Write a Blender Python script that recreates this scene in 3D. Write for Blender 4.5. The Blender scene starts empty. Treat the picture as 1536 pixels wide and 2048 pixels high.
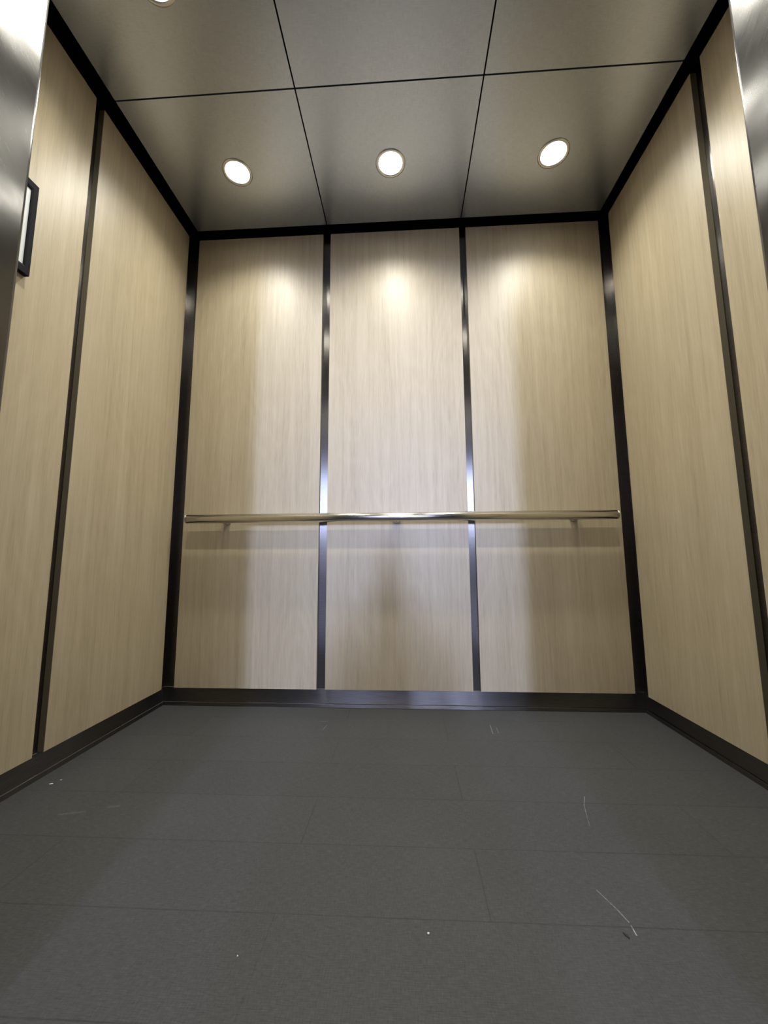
import bpy, bmesh, math, random
from mathutils import Vector, Matrix
random.seed(4)
S = bpy.context.scene
COL = S.collection

# ------------------------------------------------------------------ camera
def make_camera():
    f, pitch, yaw, roll = 783.0, 0.1228, -0.0547, -0.0049
    fw = Vector((0, math.cos(pitch), math.sin(pitch)))
    up = Vector((0, -math.sin(pitch), math.cos(pitch)))
    rt = Vector((1, 0, 0))
    Z = Matrix.Rotation(-yaw, 3, 'Z')
    fw, up, rt = Z @ fw, Z @ up, Z @ rt
    c, s = math.cos(roll), math.sin(roll)
    rt, up = c * rt + s * up, -s * rt + c * up
    cam = bpy.data.cameras.new('camera')
    cam.sensor_fit = 'HORIZONTAL'; cam.sensor_width = 36.0
    cam.lens = f / 1536 * 36.0
    cam.clip_start = 0.01
    o = bpy.data.objects.new('camera', cam); COL.objects.link(o)
    m = Matrix((rt, up, -fw)).transposed().to_4x4()
    m.translation = Vector((0.0468, -1.7215, 0.6203))
    o.matrix_world = m
    S.camera = o
make_camera()

# ------------------------------------------------------------------ light, exposure
S.view_settings.view_transform = 'Standard'
S.view_settings.look = 'None'
S.view_settings.gamma = 1.0
S.view_settings.use_curve_mapping = False
S.view_settings.exposure = 0.0
LAMP_W = 29.5            # each downlight
LAMP_COL = (1.0, 0.975, 0.89)
LENS_EMIT = 30.0
WINDOW_EMIT = 290.0
GLAZING_EMIT = 6.5      # the wider, dimmer glazing beside it      # daylight window at the far end of the lobby
WINDOW_COL = (0.50, 0.60, 1.0)
LOBBY_EMIT = 2.5
W = bpy.data.worlds.new('world'); S.world = W; W.use_nodes = True
bg = W.node_tree.nodes['Background']
bg.inputs[0].default_value = (0.30, 0.31, 0.34, 1); bg.inputs[1].default_value = 0.3

# ------------------------------------------------------------------ dimensions (metres)
XL, XR = -1.0, 1.0            # faces of the side panels
T = 0.0205                    # panel thickness = depth of the reveals and base
TP = T - .0006                # board thickness, clear of the steel behind by a hair
ZT, ZB = 2.209, 0.0773        # panel top and bottom
ZC = 2.2232                   # underside of the ceiling panels
ZR = 2.42                     # steel canopy above
YF = -1.2105                  # inner face of the front returns
DOOR = 0.53
LX = (-0.6335, 0.0032, 0.6524)
LY = (-0.3138, -0.8650)

# ------------------------------------------------------------------ node helpers
def new_mat(name):
    m = bpy.data.materials.new(name); m.use_nodes = True
    nt = m.node_tree
    return m, nt, nt.nodes['Principled BSDF']

class N:
    def __init__(s, nt): s.nt = nt
    def add(s, t, **k):
        n = s.nt.nodes.new(t)
        for a, b in k.items(): setattr(n, a, b)
        return n
    def link(s, a, b): s.nt.links.new(a, b)
    def math(s, op, a, b=None, c=None, clamp=False):
        n = s.add('ShaderNodeMath', operation=op, use_clamp=clamp)
        for i, v in enumerate((a, b, c)):
            if v is None: continue
            if isinstance(v, (int, float)): n.inputs[i].default_value = v
            else: s.link(v, n.inputs[i])
        return n.outputs[0]
    def comb(s, x, y, z):
        n = s.add('ShaderNodeCombineXYZ')
        for i, v in enumerate((x, y, z)):
            if isinstance(v, (int, float)): n.inputs[i].default_value = v
            else: s.link(v, n.inputs[i])
        return n.outputs[0]
    def noise(s, vec, scale, detail=3, rough=0.55, dist=0.0):
        n = s.add('ShaderNodeTexNoise')
        n.inputs['Scale'].default_value = scale; n.inputs['Detail'].default_value = detail
        n.inputs['Roughness'].default_value = rough; n.inputs['Distortion'].default_value = dist
        s.link(vec, n.inputs['Vector'])
        return n.outputs['Fac']
    def ramp(s, fac, stops):
        n = s.add('ShaderNodeValToRGB')
        cr = n.color_ramp
        while len(cr.elements) < len(stops): cr.elements.new(0.5)
        for e, (p, c) in zip(cr.elements, stops):
            e.position = p; e.color = (c[0], c[1], c[2], 1) if not isinstance(c, (int, float)) else (c, c, c, 1)
        s.link(fac, n.inputs[0])
        return n.outputs[0]
    def mix(s, fac, a, b, mode='MIX'):
        n = s.add('ShaderNodeMix', data_type='RGBA', blend_type=mode)
        if isinstance(fac, (int, float)): n.inputs[0].default_value = fac
        else: s.link(fac, n.inputs[0])
        for i, v in ((6, a), (7, b)):
            if isinstance(v, tuple): n.inputs[i].default_value = (*v, 1)
            else: s.link(v, n.inputs[i])
        return n.outputs[2]
    def bump(s, h, strength, dist=0.001):
        n = s.add('ShaderNodeBump'); n.inputs['Strength'].default_value = strength
        n.inputs['Distance'].default_value = dist
        s.link(h, n.inputs['Height'])
        return n.outputs[0]

def flat_mat(name, col, rough=0.5, metal=0.0, spec=0.5):
    m, nt, b = new_mat(name)
    b.inputs['Base Color'].default_value = (*col, 1)
    b.inputs['Roughness'].default_value = rough
    b.inputs['Metallic'].default_value = metal
    b.inputs['Specular IOR Level'].default_value = spec
    return m

def emit_mat(name, col, strength):
    m, nt, b = new_mat(name)
    b.inputs['Base Color'].default_value = (0.8, 0.8, 0.8, 1)
    b.inputs['Emission Color'].default_value = (*col, 1)
    b.inputs['Emission Strength'].default_value = strength
    return m

# ------------------------------------------------------------------ materials
def wood_mat():
    m, nt, b = new_mat('oak_laminate'); n = N(nt)
    tc = n.add('ShaderNodeTexCoord').outputs['Object']
    sep = n.add('ShaderNodeSeparateXYZ'); n.link(tc, sep.inputs[0])
    rnd = n.add('ShaderNodeObjectInfo').outputs['Random']
    off = n.math('MULTIPLY', rnd, 37.0)
    h = n.math('ADD', n.math('ADD', sep.outputs[0], sep.outputs[1]), off)
    z = n.math('ADD', sep.outputs[2], n.math('MULTIPLY', rnd, 11.0))
    broad = n.noise(n.comb(n.math('MULTIPLY', h, 9.0), 0.0, n.math('MULTIPLY', z, 0.35)), 1.0, 3, 0.6)
    mid = n.noise(n.comb(n.math('MULTIPLY', h, 55.0), 0.0, n.math('MULTIPLY', z, 1.6)), 1.0, 4, 0.6, 0.3)
    fine = n.noise(n.comb(n.math('MULTIPLY', h, 330.0), 0.0, n.math('MULTIPLY', z, 14.0)), 1.0, 2, 0.5)
    # cathedral figure: rings of a stretched noise field
    fld = n.noise(n.comb(n.math('MULTIPLY', h, 5.0), 0.0, n.math('MULTIPLY', z, 0.9)), 1.0, 1, 0.4)
    ring = n.math('ABSOLUTE', n.math('SINE', n.math('MULTIPLY', fld, 48.0)))
    ring = n.math('POWER', ring, 5.0)
    g = n.math('ADD', n.math('MULTIPLY', broad, 0.30), n.math('MULTIPLY', mid, 0.42))
    g = n.math('ADD', g, n.math('MULTIPLY', fine, 0.28))
    g = n.math('ADD', g, n.math('MULTIPLY', ring, 0.035))
    c = n.ramp(g, [(0.34, (0.365, 0.300, 0.190)), (0.50, (0.455, 0.383, 0.252)), (0.68, (0.535, 0.462, 0.320))])
    n.link(c, b.inputs['Base Color'])
    b.inputs['Roughness'].default_value = 0.45
    b.inputs['Specular IOR Level'].default_value = 0.6
    n.link(n.bump(n.math('ADD', n.math('MULTIPLY', mid, 0.5), fine), 0.10, 0.0006), b.inputs['Normal'])
    return m

def dark_steel_mat(name='dark_stainless', vertical=True):
    # dark satin stainless behind and below the panels
    m, nt, b = new_mat(name); n = N(nt)
    b.inputs['Anisotropic'].default_value = 0.97 if vertical else 0.95
    b.inputs['Anisotropic Rotation'].default_value = 0.0 if vertical else 0.25
    n.link(n.comb(0.7071, 0.7071, 0.0), b.inputs['Tangent'])
    tc = n.add('ShaderNodeTexCoord').outputs['Object']
    sep = n.add('ShaderNodeSeparateXYZ'); n.link(tc, sep.inputs[0])
    h = n.math('ADD', sep.outputs[0], sep.outputs[1])
    br = n.noise(n.comb(n.math('MULTIPLY', h, 14.0), 0.0, n.math('MULTIPLY', sep.outputs[2], 700.0)), 1.0, 2)
    wav = n.noise(n.comb(n.math('MULTIPLY', h, 30.0), 0.0, n.math('MULTIPLY', sep.outputs[2], 5.0)), 1.0, 2)
    c = n.ramp(br, [(0.3, (0.170, 0.158, 0.145) if vertical else (0.16, 0.15, 0.14)), (0.7, (0.235, 0.220, 0.200) if vertical else (0.23, 0.22, 0.205))])
    n.link(c, b.inputs['Base Color'])
    b.inputs['Metallic'].default_value = 1.0
    b.inputs['Roughness'].default_value = 0.29 if vertical else 0.34
    n.link(n.bump(wav, 0.05, 0.002), b.inputs['Normal'])
    return m

def steel_mat(name, base, rough, aniso=0.0, wave=0.3):
    m, nt, b = new_mat(name); n = N(nt)
    tc = n.add('ShaderNodeTexCoord').outputs['Object']
    sep = n.add('ShaderNodeSeparateXYZ'); n.link(tc, sep.inputs[0])
    h = n.math('ADD', sep.outputs[0], sep.outputs[1])
    br = n.noise(n.comb(n.math('MULTIPLY', h, 900.0), 0.0, n.math('MULTIPLY', sep.outputs[2], 12.0)), 1.0, 2)
    cl = n.noise(tc, 9.0, 4, 0.6)
    c = n.mix(n.math('MULTIPLY', br, 0.35), base, tuple(x * 1.4 for x in base))
    n.link(c, b.inputs['Base Color'])
    b.inputs['Metallic'].default_value = 1.0
    scr = n.noise(n.comb(n.math('MULTIPLY', n.math('ADD', h, sep.outputs[2]), 260.0), n.math('MULTIPLY', n.math('SUBTRACT', h, sep.outputs[2]), 22.0), 0.0), 1.0, 3)
    n.link(n.math('ADD', n.math('ADD', n.math('MULTIPLY', cl, 0.12), n.math('MULTIPLY', scr, 0.10)), rough - 0.11), b.inputs['Roughness'])
    b.inputs['Anisotropic'].default_value = aniso
    if aniso: n.link(n.comb(0.7071, 0.7071, 0.0), b.inputs['Tangent'])
    n.link(n.bump(n.noise(tc, 5.0, 2, 0.5), wave, 0.01), b.inputs['Normal'])
    return m

def ceiling_mat():
    m, nt, b = new_mat('satin_ceiling_metal'); n = N(nt)
    tc = n.add('ShaderNodeTexCoord').outputs['Object']
    sep = n.add('ShaderNodeSeparateXYZ'); n.link(tc, sep.inputs[0])
    a = n.noise(n.comb(n.math('MULTIPLY', sep.outputs[0], 420.0), n.math('MULTIPLY', sep.outputs[1], 40.0), 0.0), 1.0, 2)
    d = n.noise(n.comb(n.math('MULTIPLY', sep.outputs[0], 40.0), n.math('MULTIPLY', sep.outputs[1], 420.0), 0.0), 1.0, 2)
    w = n.math('MULTIPLY', n.math('ADD', a, d), 0.5)
    c = n.ramp(w, [(0.35, (0.42, 0.455, 0.51)), (0.65, (0.50, 0.54, 0.60))])
    n.link(c, b.inputs['Base Color'])
    b.inputs['Metallic'].default_value = 0.85
    b.inputs['Roughness'].default_value = 0.27
    b.inputs['Anisotropic'].default_value = 0.0
    n.link(n.bump(w, 0.15, 0.0006), b.inputs['Normal'])
    return m

# scratches worn into the floor: (x0, y0, x1, y1, half width, brightness)
SCRATCH = [(0.3576, -0.133, 0.3519, -0.2107, .0022, .10), (0.376, -0.155, 0.374, -0.205, .0018, .07),
           (-0.2674, -0.2041, -0.2600, -0.1606, .0022, .07), (-0.30, -0.125, -0.26, -0.127, .0022, .05),
           (0.5098, -0.5782, 0.4925, -0.6150, .0012, .13), (0.4925, -0.6150, 0.4829, -0.6475, .0012, .10),
           (0.4829, -0.6475, 0.4700, -0.6950, .0010, .08),
           (0.3990, -0.8780, 0.4160, -0.9200, .0012, .12), (0.4160, -0.9200, 0.4232, -0.9450, .0014, .15),
           (0.4232, -0.9502, 0.4222, -0.9690, .0014, .32),
           (-0.76, -0.70, -0.82, -0.715, .004, .03), (-0.72, -0.68, -0.69, -0.675, .006, .025)]
def floor_mat():
    m, nt, b = new_mat('charcoal_vinyl_plank'); n = N(nt)
    tc = n.add('ShaderNodeTexCoord').outputs['Object']
    sep = n.add('ShaderNodeSeparateXYZ'); n.link(tc, sep.inputs[0])
    x, y = sep.outputs[0], sep.outputs[1]
    yy = n.math('ADD', y, n.math('MULTIPLY', x, -0.0065))      # the boards run very slightly askew
    P, Y0 = 0.1725, -0.7840
    v = n.math('DIVIDE', n.math('SUBTRACT', yy, Y0), P)
    row = n.math('FLOOR', v)
    fy = n.math('FRACT', v)
    dy = n.math('MULTIPLY', n.math('MINIMUM', fy, n.math('SUBTRACT', 1.0, fy)), P)
    # butt joints: x offset depends on the row
    odd = n.math('MODULO', n.math('ABSOLUTE', row), 2.0)
    xo = n.math('ADD', n.math('MULTIPLY', odd, 0.379), n.math('MULTIPLY', n.math('SUBTRACT', 1.0, odd), 0.0))
    u = n.math('DIVIDE', n.math('SUBTRACT', n.math('ADD', x, 0.192), xo), 0.92)
    fx = n.math('FRACT', u)
    dx = n.math('MULTIPLY', n.math('MINIMUM', fx, n.math('SUBTRACT', 1.0, fx)), 0.92)
    seam_vis = n.math('ADD', n.math('MULTIPLY', n.noise(n.comb(n.math('MULTIPLY', x, 3.0), row, 0.0), 1.0, 2), 1.2), -0.1, clamp=True)
    sm = n.math('MINIMUM', dx, dy)
    line = n.math('SUBTRACT', 1.0, n.math('DIVIDE', sm, 0.0021), clamp=True)
    line = n.math('MULTIPLY', line, seam_vis)
    # woven, crosswise texture
    w1 = n.noise(n.comb(n.math('MULTIPLY', x, 60.0), n.math('MULTIPLY', y, 600.0), 0.0), 1.0, 2)
    w2 = n.noise(n.comb(n.math('MULTIPLY', x, 420.0), n.math('MULTIPLY', y, 90.0), 0.0), 1.0, 2)
    wv = n.math('ADD', n.math('MULTIPLY', w1, 0.6), n.math('MULTIPLY', w2, 0.4))
    pl = n.noise(n.comb(n.math('FLOOR', u), n.math('MULTIPLY', row, 7.3), 0.0), 3.7, 1)
    tone = n.math('ADD', wv, n.math('MULTIPLY', n.math('SUBTRACT', pl, 0.5), 0.12))
    c = n.ramp(tone, [(0.30, (0.036, 0.037, 0.037)), (0.55, (0.058, 0.0595, 0.060)), (0.75, (0.082, 0.084, 0.085))])
    dust = n.ramp(n.noise(tc, 2.3, 5, 0.6), [(0.45, 0.0), (0.75, 0.10)])
    c = n.mix(dust, c, (0.14, 0.14, 0.138))
    c = n.mix(n.math('MULTIPLY', line, 0.8), c, (0.012, 0.012, 0.012))
    brk = n.math('ADD', n.math('MULTIPLY', n.noise(tc, 160.0, 2), 2.4), -0.5, clamp=True)
    for (x0, y0, x1, y1, hw, br) in SCRATCH:
        L = math.hypot(x1 - x0, y1 - y0); ux, uy = (x1 - x0) / L, (y1 - y0) / L
        rx, ry = n.math('SUBTRACT', x, x0), n.math('SUBTRACT', y, y0)
        al = n.math('ADD', n.math('MULTIPLY', rx, ux), n.math('MULTIPLY', ry, uy))
        ac = n.math('ABSOLUTE', n.math('ADD', n.math('MULTIPLY', rx, -uy), n.math('MULTIPLY', ry, ux)))
        out = n.math('ABSOLUTE', n.math('SUBTRACT', al, L / 2))
        inside = n.math('LESS_THAN', out, L / 2)
        msk = n.math('MULTIPLY', n.math('SUBTRACT', 1.0, n.math('DIVIDE', ac, hw), clamp=True), inside)
        msk = n.math('MULTIPLY', n.math('MULTIPLY', msk, brk), min(1.0, br * 4.5))
        c = n.mix(msk, c, (0.50, 0.49, 0.46))
    n.link(c, b.inputs['Base Color'])
    b.inputs['Roughness'].default_value = 0.58
    b.inputs['Specular IOR Level'].default_value = 0.3
    n.link(n.bump(n.math('SUBTRACT', wv, n.math('MULTIPLY', line, 2.0)), 0.25, 0.0006), b.inputs['Normal'])
    return m

M = dict(
    wood=wood_mat(), dark=dark_steel_mat(), base=dark_steel_mat('dark_stainless_kick_plate', False), floor=floor_mat(), ceil=ceiling_mat(),
    edge=flat_mat('panel_edge_band', (0.21, 0.185, 0.125), 0.5),
    void=flat_mat('canopy_paint', (0.012, 0.012, 0.013), 0.8),
    steel=steel_mat('brushed_stainless', (0.115, 0.112, 0.106), 0.25, 0.85, 0.3),
    rail=steel_mat('satin_rail_stainless', (0.66, 0.64, 0.59), 0.18, 0.0, 0.0),
    ring=steel_mat('downlight_ring_metal', (0.60, 0.59, 0.57), 0.30, 0.0, 0.0),
    black=flat_mat('black_frame_plastic', (0.010, 0.010, 0.014), 0.7, 0, 0.1),
    paper=flat_mat('printed_certificate_paper', (0.72, 0.76, 0.76), 0.5),
    lens=emit_mat('downlight_lens', LAMP_COL, LENS_EMIT),
    scrap=flat_mat('white_scrap', (0.75, 0.75, 0.72), 0.7),
    leaf=flat_mat('dark_crumb', (0.012, 0.011, 0.010), 0.7),
    lobbywall=flat_mat('lobby_wall_paint', (0.36, 0.30, 0.25), 0.7),
    lobbyfloor=flat_mat('lobby_floor_tile', (0.24, 0.21, 0.18), 0.4),
    cloth=flat_mat('dark_jacket_cloth', (0.05, 0.045, 0.05), 0.85),
    skin=flat_mat('skin', (0.50, 0.32, 0.24), 0.5),
    hair=flat_mat('brown_hair', (0.04, 0.025, 0.015), 0.6),
    window=emit_mat('daylit_glass', WINDOW_COL, WINDOW_EMIT),
    glazing=emit_mat('daylit_glazing', WINDOW_COL, GLAZING_EMIT),
    lobbylamp=emit_mat('lobby_lamp_diffuser', (1.0, 0.92, 0.82), LOBBY_EMIT),
)

# ------------------------------------------------------------------ mesh helpers
def box(bm, x0, x1, y0, y1, z0, z1, mi=0):
    vs = [bm.verts.new((x, y, z)) for x in (x0, x1) for y in (y0, y1) for z in (z0, z1)]
    for q in ((0, 1, 3, 2), (4, 6, 7, 5), (0, 4, 5, 1), (2, 3, 7, 6), (0, 2, 6, 4), (1, 5, 7, 3)):
        f = bm.faces.new([vs[i] for i in q]); f.material_index = mi
    return vs

def lathe(bm, prof, axis='Z', center=(0, 0, 0), seg=48, mi=0, smooth=True):
    """prof: (radius, height) pairs; revolved about the axis through center"""
    rings = []
    for r, h in prof:
        ring = []
        for k in range(seg):
            a = 2 * math.pi * k / seg
            p = {'Z': (r * math.cos(a), r * math.sin(a), h), 'X': (h, r * math.cos(a), r * math.sin(a)),
                 'Y': (r * math.sin(a), h, r * math.cos(a))}[axis]
            ring.append(bm.verts.new([p[i] + center[i] for i in range(3)]))
        rings.append(ring)
    for a, b in zip(rings, rings[1:]):
        for k in range(seg):
            f = bm.faces.new((a[k], a[(k + 1) % seg], b[(k + 1) % seg], b[k])); f.smooth = smooth; f.material_index = mi
    for r, ring in ((prof[0][0], rings[0]), (prof[-1][0], rings[-1])):
        if r > 1e-4 and prof[0] != prof[-1]:
            f = bm.faces.new(ring); f.material_index = mi
    return rings

def obj(name, bm, mats, parent=None, loc=None, bevel=0.0, seg=2):
    bmesh.ops.recalc_face_normals(bm, faces=bm.faces[:])
    me = bpy.data.meshes.new(name); bm.to_mesh(me); bm.free()
    for m in (mats if isinstance(mats, (list, tuple)) else [mats]): me.materials.append(m)
    o = bpy.data.objects.new(name, me); COL.objects.link(o)
    if parent: o.parent = parent
    if loc: o.location = loc
    if bevel:
        b = o.modifiers.new('bevel', 'BEVEL'); b.width = bevel; b.segments = seg; b.limit_method = 'ANGLE'
        b.harden_normals = False
    return o

def tag(o, label, cat, group=None):
    o['label'] = label; o['category'] = cat
    if group: o['group'] = group
    return o
def struct(o): o['kind'] = 'structure'; return o
def empty(name, loc, label, cat, group=None):
    o = bpy.data.objects.new(name, None); COL.objects.link(o); o.location = loc
    o.empty_display_size = 0.05
    return tag(o, label, cat, group)

# ------------------------------------------------------------------ cab shell
bm = bmesh.new(); box(bm, XL - T - .03, XR + T + .03, T, T + .03, -.02, ZR)
struct(obj('wall_back', bm, M['dark']))
bm = bmesh.new(); box(bm, XL - T - .03, XL - T, YF - .02, T, -.02, ZR)
struct(obj('wall_left', bm, M['dark']))
bm = bmesh.new(); box(bm, XR + T, XR + T + .03, YF - .02, T, -.02, ZR)
struct(obj('wall_right', bm, M['dark']))
bm = bmesh.new(); box(bm, XL - T, XR + T, -1.345, T, -.03, 0)
struct(obj('floor', bm, M['floor']))
bm = bmesh.new(); box(bm, XL - T - .03, XR + T + .03, -1.30, T + .03, ZR, ZR + .02)
struct(obj('ceiling', bm, M['void']))

# kick plate with a turned-out toe along the foot of each wall
P3, TO = .003, .007
def kick(name, prof):
    bm = bmesh.new()
    for a in prof: box(bm, *a)
    struct(obj(name, bm, M['base'], bevel=.001))
kick('baseboard_back', [(XL - T + P3, XR + T - P3, T - P3, T, .015, ZB - .001), (XL - T + TO, XR + T - TO, T - TO, T, 0, .015)])
kick('baseboard_left', [(XL - T, XL - T + P3, YF, T, .015, ZB - .001), (XL - T, XL - T + TO, YF, T, 0, .015)])
kick('baseboard_right', [(XR + T - P3, XR + T, YF, T, .015, ZB - .001), (XR + T - TO, XR + T, YF, T, 0, .015)])

# front returns either side of the door opening with the header across them
def front_wall():
    bm = bmesh.new()
    for s in (-1, 1):
        xa, xb = sorted((s * DOOR, s * (XR + T + .03)))
        box(bm, xa, xb, -1.335, YF, -.02, ZR)
    me = obj('wall_front', bm, M['steel'], bevel=.007, seg=4)
    for p in me.data.polygons: p.use_smooth = False
    struct(me)
    bm = bmesh.new(); box(bm, -DOOR, DOOR, -1.335, YF, 2.04, ZR)
    struct(obj('trim_1', bm, M['steel'], bevel=.004))
front_wall()

# ------------------------------------------------------------------ wall panels
def panel(name, x0, x1, y0, y1, z0, z1, face_axis, label, group):
    """one laminate board: decor face and banded edges"""
    root = empty(name, ((x0 + x1) / 2, (y0 + y1) / 2, z0), label, 'wall panel', group); root['kind'] = 'thing'
    c = Vector(root.location)
    bm = bmesh.new(); box(bm, x0 - c.x, x1 - c.x, y0 - c.y, y1 - c.y, 0, z1 - z0)
    bm.normal_update()
    bmesh.ops.recalc_face_normals(bm, faces=bm.faces[:])
    for f in bm.faces:
        if abs(f.normal[face_axis]) < .5: f.material_index = 1
    o = obj('board', bm, [M['wood'], M['edge']], root, bevel=.0006, seg=1)
    return root

GB, GL, GR = 'oak laminate panels on the back wall', 'oak laminate panels on the left wall', 'oak laminate panels on the right wall'
panel('wall_panel', -.9623, -.3388, 0, TP, ZB, ZT, 1, 'pale oak laminate panel on the back wall, left of the three, under the left downlight', GB)
panel('wall_panel', -.3020, .3208, 0, TP, ZB, ZT, 1, 'pale oak laminate panel in the middle of the back wall, behind the handrail centre', GB)
panel('wall_panel', .3517, .9716, 0, TP, ZB, ZT, 1, 'pale oak laminate panel on the back wall, right of the three, under the right downlight', GB)
panel('wall_panel', XL - TP, XL, -.5757, -.0271, ZB, ZT, 0, 'tall oak laminate panel on the left wall, next to the back corner', GL)
panel('wall_panel', XL - TP, XL, YF + .012, -.6103, ZB, ZT, 0, 'tall oak laminate panel on the left wall with the black picture frame', GL)
panel('wall_panel', XR, XR + TP, -.5632, -.0368, ZB, ZT, 0, 'tall oak laminate panel on the right wall, next to the back corner', GR)
panel('wall_panel', XR, XR + TP, YF + .012, -.6060, ZB, ZT, 0, 'oak laminate panel on the right wall beside the steel door column', GR)

# ------------------------------------------------------------------ ceiling panels with downlight holes
CX = (-.9544, -.3137, .3254, .9671); CY = (-.0374, -.5884, -1.1395); HR = .0525
def ceiling_panel(i, j, label):
    g = .0026
    x0, x1 = CX[i] + g, CX[i + 1] - g
    y1, y0 = CY[j] - g, CY[j + 1] + g
    cx, cy = LX[i], LY[j]
    root = empty('ceiling_panel', ((x0 + x1) / 2, (y0 + y1) / 2, ZC), label, 'ceiling panel', 'square satin ceiling panels'); root['kind'] = 'structure'
    o = root.location
    bm = bmesh.new()
    # outline points: the rectangle sampled by angle from the hole centre, so that ring and rim match one to one
    seg = 64; angs = [2 * math.pi * k / seg for k in range(seg)]
    angs += [math.atan2(yy - cy, xx - cx) % (2 * math.pi) for xx in (x0, x1) for yy in (y0, y1)]
    angs = sorted(angs)
    def rim(a):
        c, s = math.cos(a), math.sin(a); t = 1e9
        if c > 1e-9: t = min(t, (x1 - cx) / c)
        if c < -1e-9: t = min(t, (x0 - cx) / c)
        if s > 1e-9: t = min(t, (y1 - cy) / s)
        if s < -1e-9: t = min(t, (y0 - cy) / s)
        return cx + c * t, cy + s * t
    rings = []
    for z, inner in ((0, True), (0, False), (.018, False), (.018, True)):
        r = []
        for a in angs:
            px, py = (cx + HR * math.cos(a), cy + HR * math.sin(a)) if inner else rim(a)
            r.append(bm.verts.new((px - o.x, py - o.y, z)))
        rings.append(r)
    n_ = len(angs)
    for a, b in zip(rings, rings[1:] + rings[:1]):
        for k in range(n_):
            bm.faces.new((a[k], a[(k + 1) % n_], b[(k + 1) % n_], b[k]))
    obj('sheet', bm, M['ceil'], root)
    return root
where = {(0, 0): 'back left ceiling panel around the left downlight', (1, 0): 'back middle ceiling panel around the middle downlight',
         (2, 0): 'back right ceiling panel around the right downlight', (0, 1): 'left ceiling panel in the row nearer the door, cut by the photo top',
         (1, 1): 'middle ceiling panel in the row nearer the door, cut by the photo top',
         (2, 1): 'right ceiling panel in the row nearer the door, cut by the photo top'}
for (i, j), w_ in where.items(): ceiling_panel(i, j, 'satin grey ' + w_)

# ------------------------------------------------------------------ downlights
def lamp(root):
    L = bpy.data.lights.new('downlight_beam', 'SPOT')
    L.energy = LAMP_W; L.color = LAMP_COL; L.spot_size = math.radians(136); L.spot_blend = 1.0
    L.shadow_soft_size = 0.030
    o = bpy.data.objects.new('downlight_beam', L); COL.objects.link(o)
    o.parent = root; o.location = (0, 0, -.004)
def downlight(x, y, label):
    root = empty('recessed_downlight', (x, y, ZC), label, 'light', 'round recessed downlights')
    bm = bmesh.new()
    lathe(bm, [(.0455, .012), (.0465, .002), (.0480, -.0012), (.0500, -.0028), (.0560, -.0030), (.0592, -.0018), (.0600, 0),
               (.0510, .0005), (.0500, .014), (.0455, .012)])
    obj('trim_ring', bm, M['ring'], root)
    bm = bmesh.new()
    lathe(bm, [(.0005, .0035), (.018, .0042), (.034, .0062), (.0450, .0100), (.0450, .0125), (.0005, .0125)])
    obj('lens', bm, M['lens'], root)
    bm = bmesh.new()
    lathe(bm, [(.0440, .0128), (.0440, .075), (.0005, .075)])
    obj('housing', bm, M['void'], root)
    lamp(root)
    return root
downlight(LX[0], LY[0], 'lit round downlight in the left ceiling panel near the left wall')
downlight(LX[1], LY[0], 'lit round downlight in the middle of the ceiling, above the handrail centre')
downlight(LX[2], LY[0], 'lit round downlight in the right ceiling panel near the right wall')
for x, w_ in zip(LX, ('left', 'middle', 'right')):
    downlight(x, LY[1], 'lit round downlight nearer the door, in the %s ceiling panel' % w_)

# ------------------------------------------------------------------ handrail
def handrail():
    RX0, RX1, RY, RZ, R = -.9184, .9325, -.052, .8050, .0195
    root = empty('handrail', (0, 0, RZ), 'brushed stainless tubular handrail across the back wall on short posts', 'handrail')
    bm = bmesh.new()
    lathe(bm, [(R - .002, RX0 + .004), (R, RX0 + .005), (R, RX1 - .009), (R - .002, RX1 - .008)], 'X', (0, RY, 0), 64)
    t = obj('rail_tube', bm, M['rail'], root)
    for s, x in ((-1, RX0 + .004), (1, RX1 - .008)):
        bm = bmesh.new()
        pr = [(R - .0025, 0), (R - .0022, s * .0012), (R + .0002, s * .0018), (R + .0002, s * .0040),
              (R - .0015, s * .0062), (R - .0065, s * .0078), (.001, s * .0086)]
        lathe(bm, pr, 'X', (x, RY, 0), 64); obj('end_cap', bm, M['rail'], root)
    for x in (-.757, .008, .770):
        bm = bmesh.new()
        lathe(bm, [(.0135, RY + R * .55), (.0135, -.0065), (.0165, -.0045), (.0175, 0)], 'Y', (x, 0, -.006), 32)
        obj('post', bm, M['rail'], root)
handrail()

# ------------------------------------------------------------------ framed certificate on the left wall
def picture():
    y1, y0, z0, z1 = -.781, -1.010, 1.404, 1.680
    xw, xf = XL, XL + .015
    root = empty('picture_frame', (xw, (y0 + y1) / 2, z0), 'black framed notice on the left wall, half hidden by the steel column', 'picture frame')
    cy = root.location.y
    bm = bmesh.new(); by, bz = .018, .024
    H = z1 - z0; a, b = y0 - cy, y1 - cy
    rect = lambda x, m_y, m_z: [bm.verts.new((x, yy, zz)) for yy, zz in ((a + m_y, m_z), (b - m_y, m_z), (b - m_y, H - m_z), (a + m_y, H - m_z))]
    rr = [rect(.0005, 0, 0), rect(.015, 0, 0), rect(.015, by * .75, bz * .75), rect(.0130, by, bz), rect(.006, by, bz), rect(.0005, by, bz)]
    for p, q in zip(rr, rr[1:] + rr[:1]):
        for k in range(4): bm.faces.new((p[k], p[(k + 1) % 4], q[(k + 1) % 4], q[k]))
    obj('frame', bm, M['black'], root, bevel=.0008)
    bm = bmesh.new(); box(bm, .002, .0105, a + by - .001, b - by + .001, bz - .001, H - bz + .001)
    obj('paper', bm, M['paper'], root)
picture()

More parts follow.
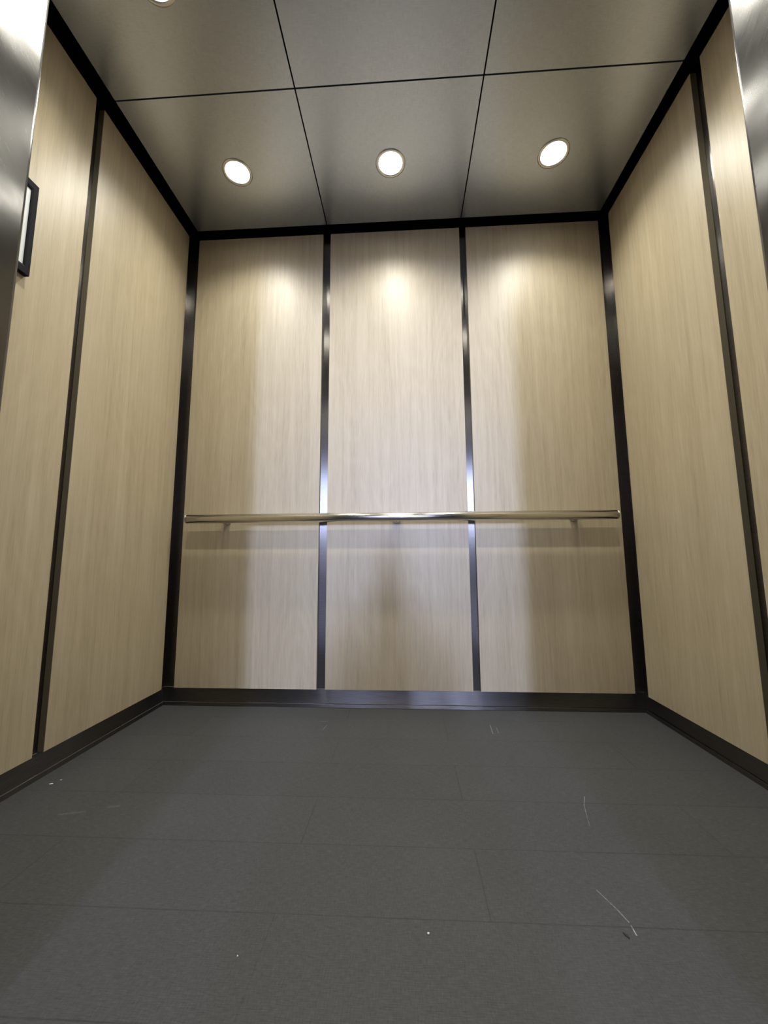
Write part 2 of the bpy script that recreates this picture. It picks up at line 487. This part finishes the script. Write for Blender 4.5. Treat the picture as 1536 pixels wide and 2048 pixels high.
# ------------------------------------------------------------------ litter on the floor
def crumb(name, x, y, sx, sy, sz, rz, mat, label, cat):
    bm = bmesh.new()
    bmesh.ops.create_icosphere(bm, subdivisions=2, radius=1.0)
    for v in bm.verts:
        v.co = Vector((v.co.x * sx * random.uniform(.75, 1.15), v.co.y * sy * random.uniform(.75, 1.15), max(-sz, v.co.z * sz * random.uniform(.8, 1.2))))
    zmin = min(v.co.z for v in bm.verts)
    for v in bm.verts: v.co.z -= zmin
    o = obj(name, bm, mat, loc=(x, y, 0)); o.rotation_euler.z = rz
    return tag(o, label, cat)
crumb('paper_scrap', .0774, -.9827, .0022, .0020, .0012, 0, M['scrap'], 'tiny white crumb on the floor in the middle foreground', 'scrap')
crumb('paper_scrap', -.9577, -.5877, .0060, .0022, .0008, .35, M['scrap'], 'small white paper sliver on the floor by the left wall base', 'scrap')
crumb('paper_scrap', -.9472, -.5670, .0028, .0012, .0006, .5, M['scrap'], 'tiny white fleck behind the white sliver by the left wall base', 'scrap')
crumb('bark_fleck', .4050, -.9700, .0020, .0060, .0010, .5, M['leaf'], 'small dark fleck on the floor left of the white scratch end', 'scrap')
crumb('paper_scrap', -.2261, -1.0353, .0012, .0012, .0008, 0, M['scrap'], 'pinhead white speck beside the plank joint at lower left', 'scrap')

# ------------------------------------------------------------------ landing outside the doors
def lobby():
    bm = bmesh.new(); box(bm, -.62, .62, -1.50, -1.345, -.03, 0)
    struct(obj('trim_2', bm, M['steel']))                                   # door sill
    bm = bmesh.new()
    for s in (-1, 1):
        xa, xb = sorted((s * .545, s * .66)); box(bm, xa, xb, -1.66, -1.42, 0, 2.02)
    box(bm, -.66, .66, -1.66, -1.42, 2.02, 2.12)
    struct(obj('door_1', bm, M['steel'], bevel=.004))                       # landing door frame
    bm = bmesh.new()
    for s in (-1, 1):
        xa, xb = sorted((s * .66, s * 2.2)); box(bm, xa, xb, -1.64, -1.50, -.02, 5.3)
    box(bm, -.66, .66, -1.64, -1.50, 2.12, 5.3)
    struct(obj('wall_lobby_front', bm, M['lobbywall']))
    bm = bmesh.new(); box(bm, -2.2, 2.2, -10.6, -1.50, -.06, -.0305)
    box(bm, -2.2, 2.2, -10.6, -1.66, -.0305, 0)
    struct(obj('floor_lobby', bm, M['lobbyfloor']))
    bm = bmesh.new(); box(bm, -2.2, 2.2, -10.6, -1.50, 5.3, 5.35)
    struct(obj('ceiling_lobby', bm, M['lobbywall']))
    for s, nm in ((-1, 'wall_lobby_left'), (1, 'wall_lobby_right')):
        xa, xb = sorted((s * 2.2, s * 2.25)); bm = bmesh.new(); box(bm, xa, xb, -10.6, -1.50, -.02, 5.3)
        struct(obj(nm, bm, M['lobbywall']))
    # end wall with a tall daylit window
    wins = [(-2.05, -.08, .15, 2.50, 'window_2', 'glazing'), (.12, .62, 1.7, 3.3, 'window_1', 'window'), (.82, 2.05, .15, 2.50, 'window_3', 'glazing')]
    bm = bmesh.new(); x = -2.2
    for a, b_, z0, z1, nm, mt in wins:
        box(bm, x, a, -10.7, -10.6, 0, 5.3)
        box(bm, a, b_, -10.7, -10.6, 0, z0); box(bm, a, b_, -10.7, -10.6, z1, 5.3)
        x = b_
    box(bm, x, 2.2, -10.7, -10.6, 0, 5.3)
    struct(obj('wall_lobby_back', bm, M['lobbywall']))
    for a, b_, z0, z1, nm, mt in wins:
        bm = bmesh.new(); box(bm, a, b_, -10.67, -10.66, z0, z1)
        struct(obj(nm, bm, M[mt]))
    # ceiling light over the landing
    bm = bmesh.new(); box(bm, -.6, .6, -4.6, -4.0, 2.70, 5.3)
    tag(obj('lobby_ceiling_light', bm, M['lobbylamp'], bevel=.004), 'square ceiling light on the landing outside the doors', 'light')
lobby()

# ------------------------------------------------------------------ photographer squatting on the landing behind the camera
def skin_obj(name, pts, edges, mat, parent, root_i=0, sub=2):
    """pts: (x, y, z, radius_a, radius_b)"""
    me = bpy.data.meshes.new(name)
    me.from_pydata([p[:3] for p in pts], edges, [])
    o = bpy.data.objects.new(name, me); COL.objects.link(o)
    me.materials.append(mat)
    o.parent = parent
    sk = o.modifiers.new('skin', 'SKIN'); sk.use_smooth_shade = True
    for i, p in enumerate(pts):
        d = me.skin_vertices[0].data[i]; d.radius = (p[3], p[4] if len(p) > 4 else p[3])
    me.skin_vertices[0].data[root_i].use_root = True
    ss = o.modifiers.new('subsurf', 'SUBSURF'); ss.levels = sub; ss.render_levels = sub
    return o

def photographer():
    root = empty('person', (.05, -2.20, 0), 'person in dark clothes squatting outside the lift, holding up a phone', 'person')
    # local frame: +y towards the cab.  body: pelvis, spine, neck, head, arms, legs as one surface
    P = [(0, -.10, .30, .135, .115), (0, -.04, .46, .115, .10), (0, .03, .60, .12, .095), (0, .06, .70, .10, .08),
         (0, .075, .78, .044, .05), (0, .09, .84, .058, .062), (0, .10, .915, .074, .09), (0, .095, .98, .058, .075)]
    E = [(0, 1), (1, 2), (2, 3), (3, 4), (4, 5), (5, 6), (6, 7)]
    for s in (-1, 1):
        b = len(P)
        P += [(s * .13, .06, .69, .052, .052), (s * .19, .10, .57, .044, .044), (s * .20, .16, .47, .038, .038),
              (s * .15, .27, .53, .032, .032), (s * .095, .35, .585, .026, .026), (s * .075, .375, .60, .030, .018)]
        E += [(3, b), (b, b + 1), (b + 1, b + 2), (b + 2, b + 3), (b + 3, b + 4), (b + 4, b + 5)]
        b = len(P)
        P += [(s * .10, -.08, .27, .085, .085), (s * .17, .08, .36, .074, .074), (s * .20, .20, .415, .060, .060),
              (s * .19, .12, .25, .052, .052), (s * .18, .03, .10, .040, .040), (s * .18, .01, .05, .042, .04),
              (s * .19, .10, .035, .042, .032), (s * .20, .19, .030, .035, .026)]
        E += [(0, b)] + [(b + k, b + k + 1) for k in range(7)]
    skin_obj('body', P, E, M['cloth'], root)
    # hands: four bent fingers behind the phone and a thumb on its side
    for s in (-1, 1):
        for k in range(4):
            z = .625 - k * .020; l = (.95, 1.05, 1.0, .82)[k]
            F = [(s * .078, .372, z - .004, .0095), (s * .070, .398, z, .0090), (s * (.070 - .020 * l), .408, z + .001, .0085),
                 (s * (.070 - .036 * l), .410, z + .001, .0078)]
            skin_obj('finger', F, [(0, 1), (1, 2), (2, 3)], M['skin'], root, sub=1)
        F = [(s * .080, .365, .585, .011), (s * .062, .376, .602, .010), (s * .046, .384, .620, .009)]
        skin_obj('thumb', F, [(0, 1), (1, 2)], M['skin'], root, sub=1)
    # face and hair
    F = [(0, .130, .865, .045, .040), (0, .140, .910, .056, .050), (0, .135, .955, .050, .042)]
    skin_obj('face', F, [(0, 1), (1, 2)], M['skin'], root)
    H = [(0, .05, .89, .072, .06), (0, .06, .96, .078, .074), (0, .09, 1.005, .062, .058)]
    skin_obj('hair', H, [(0, 1), (1, 2)], M['hair'], root)
    bm = bmesh.new(); box(bm, -.036, .036, -.004, .004, -.073, .073)
    ph = obj('mobile_phone', bm, M['black'], loc=(.05, -1.782, .6203), bevel=.003)
    tag(ph, 'black mobile phone held upright in both hands of the squatting person', 'phone')
photographer()
